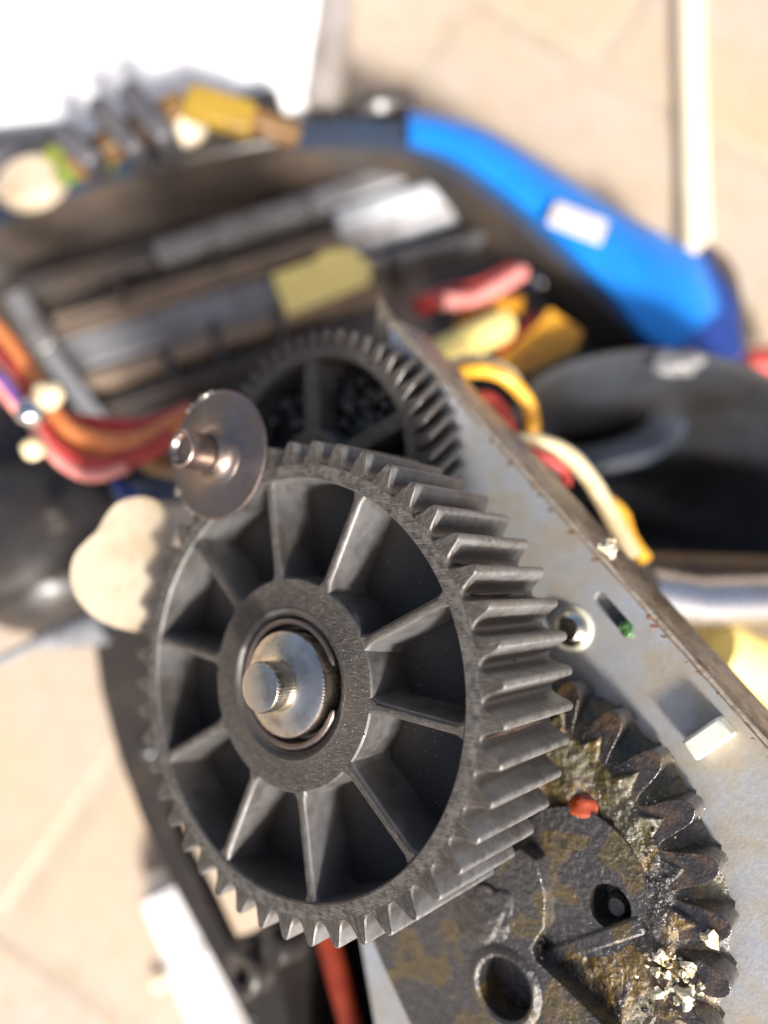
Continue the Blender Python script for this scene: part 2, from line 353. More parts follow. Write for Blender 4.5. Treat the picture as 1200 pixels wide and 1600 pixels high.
# ------------------------------------------------------------------ the large straight-toothed gear
PI = math.pi
def ringprof(n, Rr): return [(Rr*math.cos(2*PI*k/n), Rr*math.sin(2*PI*k/n)) for k in range(n)]
def tooth_mesh(Nt, prof, w0, w1, rbot, steps=1, twist=0, cham=.022, sub=4):
    """one tooth and half a gap either side; prof = [(radius, half width)] from tip to mid gap"""
    ha = PI/Nt; pts = []
    right = [(r, -math.asin(min(1, hw/r)) if i < len(prof)-1 else -ha) for i, (r, hw) in enumerate(prof)]
    left = [(r, -a) for r, a in right]
    out = list(reversed(right))+left if prof[0][1] > 0 else list(reversed(right))+left[1:]
    bot = [(rbot, ha-2*ha*k/sub) for k in range(sub+1)]
    loop = out+bot; n = len(loop); mb = MB(); vs = []
    def P(r, a, w, tw): return (r*math.cos(a+tw), r*math.sin(a+tw), w)
    k_out = len(out)
    def inset(i):
        r, a = loop[i]
        if i >= k_out: return r, a
        if i in (0, k_out-1): return r-cham, a
        return r-cham*.9, a*(1-.10)
    levels = [(w0, True, 0)]+[(w0-cham+(w1-w0+cham)*k/steps, False, twist*k/steps) for k in range(steps+1)]
    for w, ins, tw in levels:
        for i in range(n):
            r, a = inset(i) if ins else loop[i]; vs.append(P(r, a, w, tw))
    fs = [tuple(range(n))]
    for l in range(len(levels)-1):
        for i in range(n):
            if k_out <= i < n-1 or (i == k_out-1 or i == n-1): continue
            fs.append((l*n+i, (l+1)*n+i, (l+1)*n+i+1, l*n+i+1))
    L = len(levels)-1; fs.append(tuple(reversed(range(L*n, L*n+n))))
    mb.add(vs, fs); return mb
NT = 46; WB = -2.04
main = thing('spur_gear', GM, 'large black plastic spur gear with ten spokes on steel pin, sharpest in front', 'gear')
rim = MB(); n = NT*4; off = R(27.5)+PI/NT
prof = [(3.11, -.86), (3.135, -.03), (3.16, 0), (3.36, 0), (3.36, WB), (3.0, WB), (3.0, -1.5)]
vs = []
for r, z in prof:
    for k in range(n):
        a = off+2*PI*k/n; vs.append((r*math.cos(a), r*math.sin(a), z))
rim.add(vs, [(i*n+k, (i+1)*n+k, (i+1)*n+(k+1) % n, i*n+(k+1) % n) for i in range(len(prof)-1) for k in range(n)])
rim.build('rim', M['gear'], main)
web = MB(); web.lathe([(1.5, -.84), (3.2, -.84), (3.2, -1.2), (1.5, -1.2), (1.5, -.84)], 120)
web.build('web', M['gear'], main)
hub = MB(); hub.lathe([(.99, -.6), (1.0, -.12), (1.03, -.07), (1.08, -.06), (1.11, -.02), (1.14, .0), (1.17, -.015), (1.19, -.02), (1.585, -.02), (1.612, -.045), (1.64, -.9)], 110)
hub.build('hub', M['gear'], main)
tooth_prof = [(3.736, .022), (3.725, .047), (3.70, .066), (3.62, .094), (3.53, .125), (3.46, .155), (3.42, .185), (3.403, .21), (3.398, .23)]
tm = None
for k in range(NT):
    if tm is None:
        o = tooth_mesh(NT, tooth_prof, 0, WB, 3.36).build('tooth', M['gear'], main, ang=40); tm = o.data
    else:
        o = bpy.data.objects.new('tooth', tm); col.objects.link(o); o.parent = main
    o.rotation_euler = (0, 0, R(27.5)+2*PI*k/NT); 
sm = None
for k in range(10):
    if sm is None:
        mb = MB(); L0, L1 = 1.58, 3.16
        vs = []
        for x in (L0, 1.72, 2.2, 2.7, L1-.14, L1):
            fl_ = .06 if x in (L0, L1) else 0
            for y, z in ((-.12-fl_*2, -.9), (-.082-fl_, -.085), (-.068-fl_, -.04), (-.04-fl_, -.018), (.04+fl_, -.018), (.068+fl_, -.04), (.082+fl_, -.085), (.12+fl_*2, -.9)): vs.append((x, y, z))
        mb.add(vs, [(i*8+j, (i+1)*8+j, (i+1)*8+j+1, i*8+j+1) for i in range(5) for j in range(7)])
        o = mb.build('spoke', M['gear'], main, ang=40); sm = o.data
    else:
        o = bpy.data.objects.new('spoke', sm); col.objects.link(o); o.parent = main
    o.rotation_euler = (0, 0, R(-9+36*k+(2, -2, 1, 0, 0, -1, 0, 1, 0, 2)[k]))
sh = MB(); sh.lathe([(0, .595), (.31, .60), (.355, .585), (.375, .55), (.375, .24), (.39, .19), (.45, .15), (.60, .12), (.74, .10), (.79, .07), (.81, .03), (.81, -.6)], 96)
sh.build('steel_pin', M['shaft'], main)
rg = MB(); arc = [(R(20)+R(320)*k/60) for k in range(61)]
rg.tube([(.945*math.cos(a), .945*math.sin(a), -.05) for a in arc], [.02]+[.045]*59+[.02], 10)
rg.build('retaining_ring', M['washer'], main)
gr = MB(); gr.lathe([(.86, -.35), (.9, -.22), (1.01, -.25), (1.02, -.5)], 64)
gr.build('oil_ring', M['black_grease'], main)
# dirt flakes lying in the gaps between teeth, and fine chips on the face
dz = MB()
for k in range(NT):
    a = R(27.5)+2*PI*(k+.5)/NT
    if not -1.1 < math.atan2(math.sin(a), math.cos(a)) < 1.0 or random.random() < .2: continue
    rad = V((math.cos(a), math.sin(a), 0)); tg = V((-math.sin(a), math.cos(a), 0)); w0_ = -random.uniform(.08, .5); w1_ = -random.uniform(1.1, 1.95); st_n = 14
    pp = [rad*(3.405+.02*random.random())+tg*(.015*noise.noise(V((k, i_*.5, 3)))+.01)+V((0, 0, w0_+(w1_-w0_)*i_/st_n)) for i_ in range(st_n+1)]
    dz.tube(pp, [.006+.034*abs(math.sin(PI*i_/st_n))**.4*random.uniform(.6, 1) for i_ in range(st_n+1)], 6)
for q in range(420):
    a = random.uniform(0, 2*PI); r = random.choice((random.uniform(3.15, 3.4), random.uniform(3.15, 3.7), random.uniform(1.1, 1.6)))
    s_ = random.uniform(.004, .012); c = V((r*math.cos(a), r*math.sin(a), s_*.4))
    if r > 3.38: c.z = -random.uniform(.1, 1.8); c.x *= 3.42/r; c.y *= 3.42/r
    if r < 1.7: c.z -= .02
    dz.blob(c, s_, q, (1.6, 1, .6), .5, 0)
dz.build('dirt_flakes', M['chip'], main, kind='stuff')
dz = MB()
for q in range(420):
    a = random.gauss(0, .8); r = random.choice((random.uniform(3.14, 3.7), random.uniform(3.14, 3.7), random.uniform(1.12, 1.6), random.uniform(1.7, 3.1)))
    x, y = r*math.cos(a), r*math.sin(a); z = -.838 if 1.62 < r < 3.11 else -.015
    if r > 3.38: z = -random.uniform(.05, 1.9); x *= 3.405/r; y *= 3.405/r
    dz.blob((x, y, z), random.uniform(.002, .0065), q, (1.3, 1, .7), .5, 0)
dz.build('glint_specks', M['glint'], main, kind='stuff')  # pale specks added as painted glints on the gear
# ------------------------------------------------------------------ helical gear on the second shaft
AX = GL(340, 711, .12)
hel = thing('helical_gear', GM @ T_((AX.x, AX.y, -2.2)), 'smaller black gear with slanted teeth packed with black grease, behind the large gear', 'gear')
N2 = 48; prof2 = [(2.74, .022), (2.73, .05), (2.69, .068), (2.6, .092), (2.5, .12), (2.43, .14), (2.41, .16), (2.405, .18)]
TWR = R(15); W2 = -1.15
n = N2*4; vs = []
prof = [(2.18, -1.0), (2.2, -.02), (2.22, 0), (2.38, 0), (2.38, W2), (2.1, W2), (2.1, -1.0)]
for r, z in prof:
    for k in range(n):
        a = 2*PI*(k+2)/n; vs.append((r*math.cos(a), r*math.sin(a), z))
mb = MB().add(vs, [(i*n+k, (i+1)*n+k, (i+1)*n+(k+1) % n, i*n+(k+1) % n) for i in range(len(prof)-1) for k in range(n)])
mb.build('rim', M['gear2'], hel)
mb = MB(); mb.lathe([(0, -.85), (2.25, -.85), (2.25, -1.05), (0, -1.05)], 96); mb.build('web', M['gear2'], hel)
mb = MB(); mb.lathe([(.3, .05), (.75, .05), (.8, 0), (.82, -.9)], 64); mb.build('hub', M['gear2'], hel)
tm = None
for k in range(N2):
    if tm is None:
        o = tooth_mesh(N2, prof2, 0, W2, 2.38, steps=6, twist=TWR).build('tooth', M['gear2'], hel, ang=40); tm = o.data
    else:
        o = bpy.data.objects.new('tooth', tm); col.objects.link(o); o.parent = hel
    o.rotation_euler = (0, 0, 2*PI*k/N2)
sm = None
for k in range(5):
    if sm is None:
        mb = MB(); mb.box((1.5, 0, -.45), (.76, 0, 0), (0, .17, 0), (0, 0, .42)); o = mb.build('spoke', M['gear2'], hel, bevel=.03); sm = o.data
    else:
        o = bpy.data.objects.new('spoke', sm); col.objects.link(o); o.parent = hel
        bb = o.modifiers.new('bevel', 'BEVEL'); bb.width = .03; bb.segments = 2; bb.limit_method = 'ANGLE'
    o.rotation_euler = (0, 0, R(92+72*k))
mb = MB()
for q in range(260):
    a = random.uniform(0, 2*PI); r = math.sqrt(random.uniform(.85**2, 2.1**2)); s_ = random.uniform(.05, .15)
    mb.blob((r*math.cos(a), r*math.sin(a), -.75+random.uniform(0, .35)), s_, q, (1, 1, .8), .6, 1)
mb.build('black_grease', M['black_grease'], hel, ang=60, kind='stuff')
# the pin of the second shaft
pin = MB(); pin.lathe([(0, .80), (.20, .80), (.24, .88), (.285, .90), (.31, .87), (.31, .18), (.29, .1), (.29, -3.2)], 64)
pin.build('steel_pin', M['washer'], hel, T_((0, 0, 2.2)))
ws = thing('steel_washer', GM @ T_((AX.x, AX.y, .12)) @ Matrix.Rotation(R(3), 4, 'Y'), 'round brown stained steel washer standing on the thin pin above the large gear', 'washer')
mb = MB(); mb.lathe([(.32, .03), (.55, .045), (.60, .02), (1.06, .02), (1.09, 0), (1.085, -.03), (1.05, -.045), (.32, -.045), (.32, .03)], 96); mb.build('disc', M['washer'], ws)
mb = MB(); mb.lathe([(.315, .30), (.34, .29), (.38, .16), (.44, .09), (.54, .05), (.56, .02)], 64); mb.build('collar', M['washer'], ws)
mb = MB()
for q in range(14):
    a = random.choice((random.uniform(1.7, 2.5), random.uniform(3.6, 4.2), random.uniform(0, 6.28))); mb.blob((1.09*math.cos(a), 1.09*math.sin(a), .02), random.uniform(.015, .045), q, (1.5, 1, .7), .6, 1)
mb.build('burrs', M['chrome'], ws, kind='stuff')
# ------------------------------------------------------------------ steel mounting plate with folded flange
PW_ = -3.42
pl = thing('mounting_plate', GM @ T_((0, 0, PW_)), 'grey zinc steel plate with brown oily folded edge standing behind the gears', 'plate')
f0, f1 = GL(606, 505, PW_), GL(1200, 1172, PW_); fd = (f1-f0).normalized(); f2 = f0+fd*13.5
low = [GL(1250, 1800, PW_), GL(620, 1800, PW_), GL(560, 1450, PW_), GL(560, 900, PW_), GL(622, 640, PW_)]
slot_c = GL(958, 958, PW_); sd0 = (GL(985, 990, PW_)-GL(932, 930, PW_)); sa = math.atan2(sd0.y, sd0.x)
slot = [(slot_c.x+.30*math.cos(sa)*(1 if abs(a) < PI/2 else -1)+.11*math.cos(a+sa), slot_c.y+.30*math.sin(sa)*(1 if abs(a) < PI/2 else -1)+.11*math.sin(a+sa)) for a in [(-PI+2*PI*(k+.5)/20) for k in range(20)]]
outer = [(f0.x, f0.y), (f2.x, f2.y)]+[(q.x, q.y) for q in low]
mb = MB(); mb.prism([outer, slot], lambda x, y: (x, y, 0), lambda x, y: (x, y, -.14)); mb.build('face', M['plate'], pl)
nrm = V((-fd.y, fd.x, 0)); nrm = nrm if nrm.x > 0 else -nrm
mb = MB(); steps = 40; ln = (f2-f0).length; rows = []
prof = [(0, .0), (.045, -.012), (.085, -.045), (.11, -.09), (.12, -.14), (.12, -1.15), (.10, -1.2), (.0, -1.2), (.0, -.14)]
vs = []
for s_ in range(steps+1):
    c = f0+fd*(ln*s_/steps)
    for j, (o_, z) in enumerate(prof):
        k = .02*noise.noise(V((s_*.9, j*.7, 1)))+.012*noise.noise(V((s_*2.9, j, 4)))
        vs.append((c.x+nrm.x*(o_+(k if j else 0)), c.y+nrm.y*(o_+(k if j else 0)), z+(k if 0 < j < 8 else 0)))
m_ = len(prof)
mb.add(vs, [(i*m_+j, (i+1)*m_+j, (i+1)*m_+(j+1) % m_, i*m_+(j+1) % m_) for i in range(steps) for j in range(m_)]+[tuple(range(m_)), tuple(reversed(range(steps*m_, steps*m_+m_)))])
mb.build('folded_flange', M['edge'], pl, ang=50)
mb = MB(); mb.tube([f0+fd*(ln*k/60)+nrm*(.055+.012*noise.noise(V((k*.7, 1, 2))))+V((0, 0, -.028-PW_*0+.012*noise.noise(V((k*.9, 5, 2)))))-V((0, 0, f0.z)) for k in range(61)], [.034+.014*noise.noise(V((k*.8, 9, 2))) for k in range(61)], 8)
mb.build('worn_ridge', M['ridge'], pl)
mb = MB()
for q in range(170):
    s_ = random.random()**.8*ln; c = f0+fd*s_
    mb.blob((c.x+nrm.x*random.uniform(-.07, .03), c.y+nrm.y*random.uniform(-.07, .03), random.uniform(-.03, .0)), random.uniform(.008, .03), q, (1.8, 1.2, .5), .8, 1)
mb.build('rust_crust', M['rust'], pl, kind='stuff')
mb = MB(); c = GL(600, 492, PW_); mb.prism([[(q.x-0, q.y) for q in (GL(588, 460, PW_), GL(640, 540, PW_), GL(622, 640, PW_), GL(585, 530, PW_))]], lambda x, y: (x, y, -.02), lambda x, y: (x, y, -.14)); mb.build('corner_tab', M['edge'], pl, bevel=.02)
mb = MB(); mb.box((slot_c.x, slot_c.y, -.2), (.42*math.cos(sa), .42*math.sin(sa), 0), (-.18*math.sin(sa), .18*math.cos(sa), 0), (0, 0, .05)); mb.build('slot_backing', M['oily_iron'], pl)
mb = MB(); q = GL(978, 984, PW_); mb.blob((q.x, q.y, PW_-.04), .14, 3, (1, 1, .5), .3, 3)
mb.build('grease_blob', M['green_grease'], None, GM, ang=80, label='small green grease blob in the slot of the steel plate', category='grease')
q = GL(955, 852, PW_-.3); mb = MB()
for k in range(7): mb.blob((q.x+random.uniform(-.14, .14), q.y+random.uniform(-.1, .1), PW_-.25+random.uniform(-.1, .12)), random.uniform(.05, .11), k, (1, 1, 1), .7, 1)
mb.build('crumb', M['crumb'], None, GM, label='white crumb stuck on the brown folded edge of the plate', category='crumb')
# shiny screw behind the teeth
q = GL(893, 982, PW_); scr = thing('screw', GM @ T_(q), 'shiny round headed screw in the steel plate, half hidden by the gear teeth', 'screw')
mb = MB(); mb.lathe([(0, .22), (.10, .21), (.12, .12), (.16, .12), (.19, .2), (.26, .15), (.30, .08), (.31, .02)], 48); mb.build('head', M['chrome'], scr)
mb = MB(); mb.lathe([(.3, .03), (.36, .03), (.38, .02), (.38, 0)], 48); mb.build('washer', M['zinc_yellow'], scr)
# rectangular riveted stud
q0, q1 = GL(1072, 1182, PW_), GL(1122, 1148, PW_); dd = q1-q0; an = math.atan2(dd.y, dd.x); cc = GL(1113, 1150, PW_)
st = thing('stud', GM @ T_(cc) @ Matrix.Rotation(an, 4, 'Z'), 'pale yellow metal stud standing out of the steel plate near the right edge', 'stud')
mb = MB(); mb.box((0, 0, .16), (.33, 0, 0), (0, .165, 0), (0, 0, .17)); mb.build('block', M['zinc_yellow'], st, bevel=.05, seg=3)
# ------------------------------------------------------------------ toothed iron sector below
SW0, SW1 = -2.80, -3.28
tips = [GL(*q, SW1) for q in ((975, 1105), (1045, 1165), (1098, 1250), (1135, 1335), (1150, 1430), (1160, 1520))]
import numpy as np
Pn = np.array([[q.x, q.y] for q in tips]); A_ = np.c_[2*Pn, np.ones(len(Pn))]; sol = np.linalg.lstsq(A_, (Pn**2).sum(1), rcond=None)[0]
SC = V((float(sol[0]), float(sol[1]), 0)); SR = math.sqrt(float(sol[2])+SC.x**2+SC.y**2); print('sector', SC, SR)
ta = [math.degrees(math.atan2(q.y-SC.y, q.x-SC.x)) for q in tips]; pitch = (ta[0]-ta[-1])/5; t0 = ta[2]
sec = thing('toothed_sector', GM @ T_((SC.x, SC.y, SW0)), 'oily iron sector gear with blunt teeth under amber grease at lower right', 'gear')
outl = []
Rroot = SR-.72
for k in range(4, -5, -1):
    a = t0+k*pitch
    for dr, da in ((-.72, .5), (-.70, .43), (-.60, .37), (-.44, .32), (-.26, .27), (-.12, .21), (-.04, .13), (0, .05), (0, -.05), (-.04, -.13), (-.12, -.21), (-.26, -.27), (-.44, -.32), (-.60, -.37), (-.70, -.43)):
        aa = R(a+da*pitch); rr = SR+dr; outl.append((rr*math.cos(aa), rr*math.sin(aa)))
endp = GL(700, 1800, SW0)-SC; st_ = GL(700, 1300, SW0)-SC
outl += [(endp.x, endp.y-1), (st_.x, st_.y)]
hc = GL(958, 1412, SW0)-SC
hole = [(hc.x+.32*math.cos(2*PI*k/24), hc.y+.32*math.sin(2*PI*k/24)) for k in range(24)]
mb = MB(); mb.prism([outl, hole], lambda x, y: (x, y, 0), lambda x, y: (x, y, SW1-SW0)); mb.build('toothed_body', M['tooth_iron'], sec, bevel=.04, seg=3, ang=50)
dc = GL(905, 1372, SW0)-SC
loop = [(dc.x+1.06*math.cos(2*PI*k/72), dc.y+1.06*math.sin(2*PI*k/72)) for k in range(72)]
mb = MB(); mb.prism([loop, hole], lambda x, y: (x, y, .14), lambda x, y: (x, y, -.02)); mb.build('raised_boss', M['oily_iron'], sec, bevel=.04)
mb = MB(); mb.lathe([(0, .12), (.12, .1), (.17, .02), (.2, -.1), (.2, -.4)], 32, M=T_((hc.x+.05, hc.y-.04, -.1))); mb.build('stud', M['oily_iron'], sec)
b0, b1 = GL(858, 1492, SW0)-SC, GL(1008, 1440, SW0)-SC
mb = MB(); mb.bar((b0.x, b0.y, .17), (b1.x, b1.y, .17), .26, .2); mb.build('raised_bar', M['oily_iron'], sec, bevel=.05)
# amber grease film, a heightfield over the sector
gm = MB(); NA, NR = 230, 150; vs = []; idx = {}
for i in range(NA+1):
    a = R(-62+150*i/NA)
    for j in range(NR+1):
        rr = .1+(Rroot+.65-.1)*j/NR
        x, y = rr*math.cos(a), rr*math.sin(a)
        ph = ((math.degrees(a)-t0)/pitch+.5) % 1-.5
        lim = Rroot+.04+.30*max(0, 1-abs(ph)/.26)
        h = .055+.07*noise.noise(V((x*1.2, y*1.2, 2)))+.05*noise.noise(V((x*2.6, y*2.6, 7)))+.02*noise.noise(V((x*6, y*6, 1)))+.012*max(0, noise.noise(V((x*16, y*16, 1))))
        if rr > lim-.1: h -= (rr-lim+.1)*1.1
        if (x-hc.x)**2+(y-hc.y)**2 < .34**2: h -= 1
        idx[i, j] = len(vs); vs.append((x, y, h))
gm.add(vs, [(idx[i, j], idx[i+1, j], idx[i+1, j+1], idx[i, j+1]) for i in range(NA) for j in range(NR)])
gm.f = [tuple(reversed(q)) if False else q for q in gm.f]
o = gm.build('amber_grease', M['amber'], sec, ang=180, kind='stuff')
mb = MB()
for k in range(30):
    a = R(random.uniform(-40, 75)); rr = random.uniform(.6, Rroot+.1)
    mb.blob((rr*math.cos(a), rr*math.sin(a), .05), random.uniform(.015, .05), k, (1.6, 1, .45), .4, 2)
for k in range(700):
    a = R(random.uniform(-60, 80)); rr = math.sqrt(random.uniform(.05, (Rroot+.35)**2)); x, y = rr*math.cos(a), rr*math.sin(a)
    if (x-hc.x)**2+(y-hc.y)**2 < .36**2: continue
    onb = (x-dc.x)**2+(y-dc.y)**2 < 1.06**2
    if onb and random.random() < .6: continue
    mb.blob((x, y, .138 if onb else .05+random.uniform(-.02, .04)), .005+.016*random.random()**2, k, (1.4, 1, .8), .3, 1)
mb.build('grease_lumps', M['black_grease'], sec, ang=180, kind='stuff')
q = GL(912, 1260, SW0); mb = MB(); mb.blob((q.x, q.y, SW0+.05), .22, 5, (1.1, 1, .5), .18, 3)
for k in range(5): mb.blob((q.x+random.uniform(-.2, .25), q.y+random.uniform(-.25, .1), SW0+.08), .07, k, (1, 1, .6), .4, 2)
mb.build('grease_blob', M['red_grease'], None, GM, ang=80, label='shiny red grease blob on the amber greased sector', category='grease')
for (px, py, sp, cnt, lab) in ((1045, 1520, .5, 34, 'cluster of white and yellow crumbs on the greasy sector at the bottom'), (1112, 1462, .0, 1, 'small white crumb lump at the root of a blunt iron tooth')):
    q = GL(px, py, SW0); mb = MB()
    for k in range(cnt):
        a = random.uniform(0, 6.3); rr = sp*math.sqrt(random.random())
        mb.blob((q.x+rr*math.cos(a), q.y+rr*math.sin(a)*.7, SW0+.06+random.uniform(0, .08)), .10 if cnt == 1 else .02+.07*random.random()**2.2, k, (1.2, 1, .8), .8, 1)
    mb.build('crumb', M['crumb'], None, GM, label=lab, category='crumb', **({'kind': 'stuff'} if cnt > 20 else {}))
# ------------------------------------------------------------------ greasy cover plate with a round hole
CW = -2.32
cov = thing('cover_plate', GM @ T_((0, 0, CW)), 'dark greasy cover plate with an oval hole at the bottom centre', 'plate')
pts = [(575, 1455), (640, 1440), (700, 1395), (770, 1350), (812, 1325), (838, 1345), (852, 1400), (850, 1450), (830, 1480), (836, 1500), (900, 1560), (960, 1620), (1000, 1750), (760, 1800), (645, 1610), (598, 1510)]
ol = [(GL(x, y, CW).x, GL(x, y, CW).y) for x, y in pts]
h2 = GL(789, 1544, CW); hr = .46
hl = [(h2.x+hr*math.cos(2*PI*k/36), h2.y+hr*math.sin(2*PI*k/36)) for k in range(36)]
mb = MB(); mb.prism([ol, hl], lambda x, y: (x, y, 0), lambda x, y: (x, y, -.45)); mb.build('sheet', M['oily_iron'], cov, bevel=.035, seg=3)
mb = MB(); mb.lathe([(hr-.02, -.2), (hr-.01, .02), (hr+.04, .05), (hr+.12, .03), (hr+.16, -.01)], 48, M=T_((h2.x, h2.y, 0))); mb.build('hole_lip', M['oily_iron'], cov)
mb = MB(); mb.lathe([(0, -1.6), (1.2, -1.6)], 24, M=T_((h2.x, h2.y, 0))); mb.build('recess_floor', M['black'], cov)
mb = MB()
for k in range(600):
    px, py = random.uniform(640, 850), random.uniform(1400, 1640); q = GL(px, py, CW)
    if py < 1830-.62*px-10 or (q.x-h2.x)**2+(q.y-h2.y)**2 < .6**2: continue
    mb.blob((q.x, q.y, -.008), random.uniform(.005, .018), k, (1.5, 1, .8), .3, 1)
mb.build('grease_drops', M['black_grease'], cov, ang=80, kind='stuff')
q = GL(750, 1425, CW); mb = MB(); mb.blob((q.x, q.y, .0), .55, 4, (1, .9, .12), .25, 3); mb.build('grease_smear', M['black_grease'], cov, ang=80)
# ------------------------------------------------------------------ black housing frame under the gear
HW = -4.0
hs = thing('gearbox_frame', GM @ T_((0, 0, HW)), 'curved black plastic frame under the large gear at lower left', 'frame')
outer = [(150, 930), (146, 990), (158, 1080), (185, 1180), (222, 1280), (270, 1380), (330, 1490), (385, 1590), (440, 1700), (700, 1780), (700, 1500), (620, 1450), (600, 1000), (400, 850)]
hole = [(258, 1262), (300, 1255), (400, 1330), (420, 1440), (385, 1462), (352, 1470), (320, 1400), (285, 1330)]
void = [(432, 1500), (455, 1470), (520, 1440), (600, 1440), (640, 1600), (680, 1720), (480, 1720), (450, 1600)]
g2 = lambda L: [(GL(x, y, HW).x, GL(x, y, HW).y) for x, y in L]
mb = MB(); mb.prism([g2(outer), g2(hole), g2(void)], lambda x, y: (x, y, 0), lambda x, y: (x, y, -.35)); mb.build('frame_plate', M['black'], hs, bevel=.07, seg=3)
vv = g2(void); mb = MB(); m_ = len(vv)
mb.add([(x, y, -.33) for x, y in vv]+[(x, y, -4) for x, y in vv], [(i, (i+1) % m_, m_+(i+1) % m_, m_+i) for i in range(m_)]+[tuple(range(m_, 2*m_))]); mb.build('deep_pocket', M['black'], hs)
q = GL(402, 1510, HW); mb = MB(); mb.lathe([(0, .3), (.2, .28), (.24, .5), (.42, .54), (.50, .46), (.52, -.1)], 40, M=T_((q.x, q.y, 0))); mb.build('screw_post', M['casing'], hs)
q = GL(455, 1470, HW); mb = MB(); mb.lathe([(0, .6), (.3, .6), (.36, .5), (.4, -.1)], 40, M=T_((q.x, q.y, 0))); mb.build('screw_post', M['black'], hs)
for px, py, rr in ((232, 1172, .26), (395, 1590, .07), (245, 1530, .08)):
    if px == 245: continue
    q = GL(px, py, HW); mb = MB(); mb.lathe([(0, rr*.9), (rr*.5, rr*.75), (rr*.9, rr*.3), (rr, 0)], 24, M=T_((q.x, q.y, 0))); mb.build('screw_head', M['motor'], hs)
q0, q1 = GL(505, 1440, HW-1), GL(580, 1720, HW-.6)
mb = MB(); mb.tube([q0, (q0+q1)/2, q1], .26, 20); mb.build('rod', M['red_rod'], None, GM, label='red brown rod in the black pocket at the bottom of the frame', category='rod')
# ------------------------------------------------------------------ cream disc left of the gear
pts = [(150, 832), (178, 790), (215, 776), (245, 783), (262, 800), (268, 850), (266, 920), (260, 960), (240, 983), (195, 984), (150, 966), (120, 935), (110, 900), (116, 868), (135, 845)]
KD = PW(200, 880, 14.8); kn = ((V((0, 0, CAM_H))-KD).normalized()+V((-.12, .1, 0))).normalized(); KM = T_(KD) @ kn.to_track_quat('Z', 'Y').to_matrix().to_4x4(); KI = KM.inverted()
def KP(px, py):
    o = KI @ V((0, 0, CAM_H)); q = KI @ PW(px, py, 10); s_ = o+(q-o)*(-o.z/(q.z-o.z)); return V((s_.x, s_.y, 0))
kp = [KP(x, y) for x, y in pts]; kp = smoothpath(kp+[kp[0]], 4)[:-1]
mb = MB(); mb.prism([[(q.x, q.y) for q in kp]], lambda x, y: (x, y, 0), lambda x, y: (x, y, -.6))
mb.build('plastic_cam', M['cream'], None, KM, bevel=.3, seg=5, label='cream white plastic cam disc left of the large gear', category='disc')
# ------------------------------------------------------------------ background on the floor: black casing with blue trim
cs = thing('casing', T_((0, 0, 0)), 'big open black plastic casing with inner ribs and bright blue side trim', 'casing')
HC = 6.5
rimpx = [(-260, 480), (-120, 390), (0, 322), (100, 280), (250, 232), (400, 202), (540, 190), (640, 200), (730, 240), (820, 308), (900, 382), (970, 460), (1030, 525), (1075, 560), (1080, 640), (1000, 720), (700, 760), (300, 780), (-260, 820)]
rp = smoothpath([FL(x, y, HC) for x, y in rimpx]+[FL(*rimpx[0], HC)], 4)[:-1]
cen = sum(rp, V())/len(rp)
def off(p, d):
    k = (cen-p); k.z = 0; return p+k.normalized()*d
n = len(rp); ring = [[off(p, -.25)-V((0, 0, HC-.3)) for p in rp], [off(p, -.1) for p in rp], [off(p, .15)+V((0, 0, .12)) for p in rp], [off(p, 1.0)+V((0, 0, .05)) for p in rp], [off(p, 1.25)-V((0, 0, .4)) for p in rp], [off(p, 1.5)-V((0, 0, 2.0)) for p in rp]]
vs = [q for r in ring for q in r]
fs = [(i*n+k, i*n+(k+1) % n, (i+1)*n+(k+1) % n, (i+1)*n+k) for i in range(len(ring)-1) for k in range(n)]+[tuple((len(ring)-1)*n+k for k in range(n))]
k3 = 3*n
MB().add(vs[:4*n], fs[:k3]).build('rim', M['navy'], cs)
MB().add(vs[3*n:], [tuple(i_-3*n for i_ in f) for f in fs[k3:]]).build('shell', M['casing'], cs)
def rib(px0, px1, h, w, d, mat, name='rib', up=(0, 0, 1)):
    mb = MB(); mb.bar(FL(*px0, h), FL(*px1, h), w, d, up); return mb.build(name, M[mat], cs, bevel=min(.2, w*.2), seg=3)
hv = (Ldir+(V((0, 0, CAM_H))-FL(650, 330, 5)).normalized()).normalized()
rib((24, 450), (240, 392), 5.6, .8, 1.2, 'casing')
rib((240, 392), (480, 315), 5.65, .8, 1.2, 'casing_grey')
rib((480, 315), (705, 240), 5.7, .85, 1.2, 'casing_grey')
rib((80, 500), (560, 355), 5.4, .30, 1.0, 'casing_tan')
rib((84, 520), (760, 305), 5.4, .22, 1.0, 'casing_tan')
rib((70, 478), (470, 362), 5.1, .22, .8, 'casing')
rib((95, 558), (440, 452), 5.2, 1.4, .8, 'casing_grey')
rib((120, 600), (600, 440), 5.4, .45, 1.0, 'casing_tan')
rib((150, 640), (520, 520), 5.2, .3, 1.0, 'casing')
rib((530, 368), (775, 292), 5.5, 1.6, 1.0, 'glare_rib', up=hv)
rib((480, 430), (830, 345), 5.2, .35, .9, 'casing_grey')
rib((18, 452), (72, 545), 5.8, .75, 1.4, 'casing_grey')
rib((72, 545), (150, 655), 5.8, .6, 1.4, 'casing_grey')
rib((60, 375), (520, 262), 4.8, .35, .6, 'casing')
for a, b in (((180, 430), (196, 470)), ((320, 372), (345, 420)), ((460, 300), (478, 335)), ((255, 545), (270, 590)), ((560, 270), (580, 300)), ((610, 400), (635, 440)), ((430, 480), (445, 540)), ((330, 500), (345, 560))):
    rib(a, b, 5.5, .3, 1.0, 'casing', 'cross_rib')
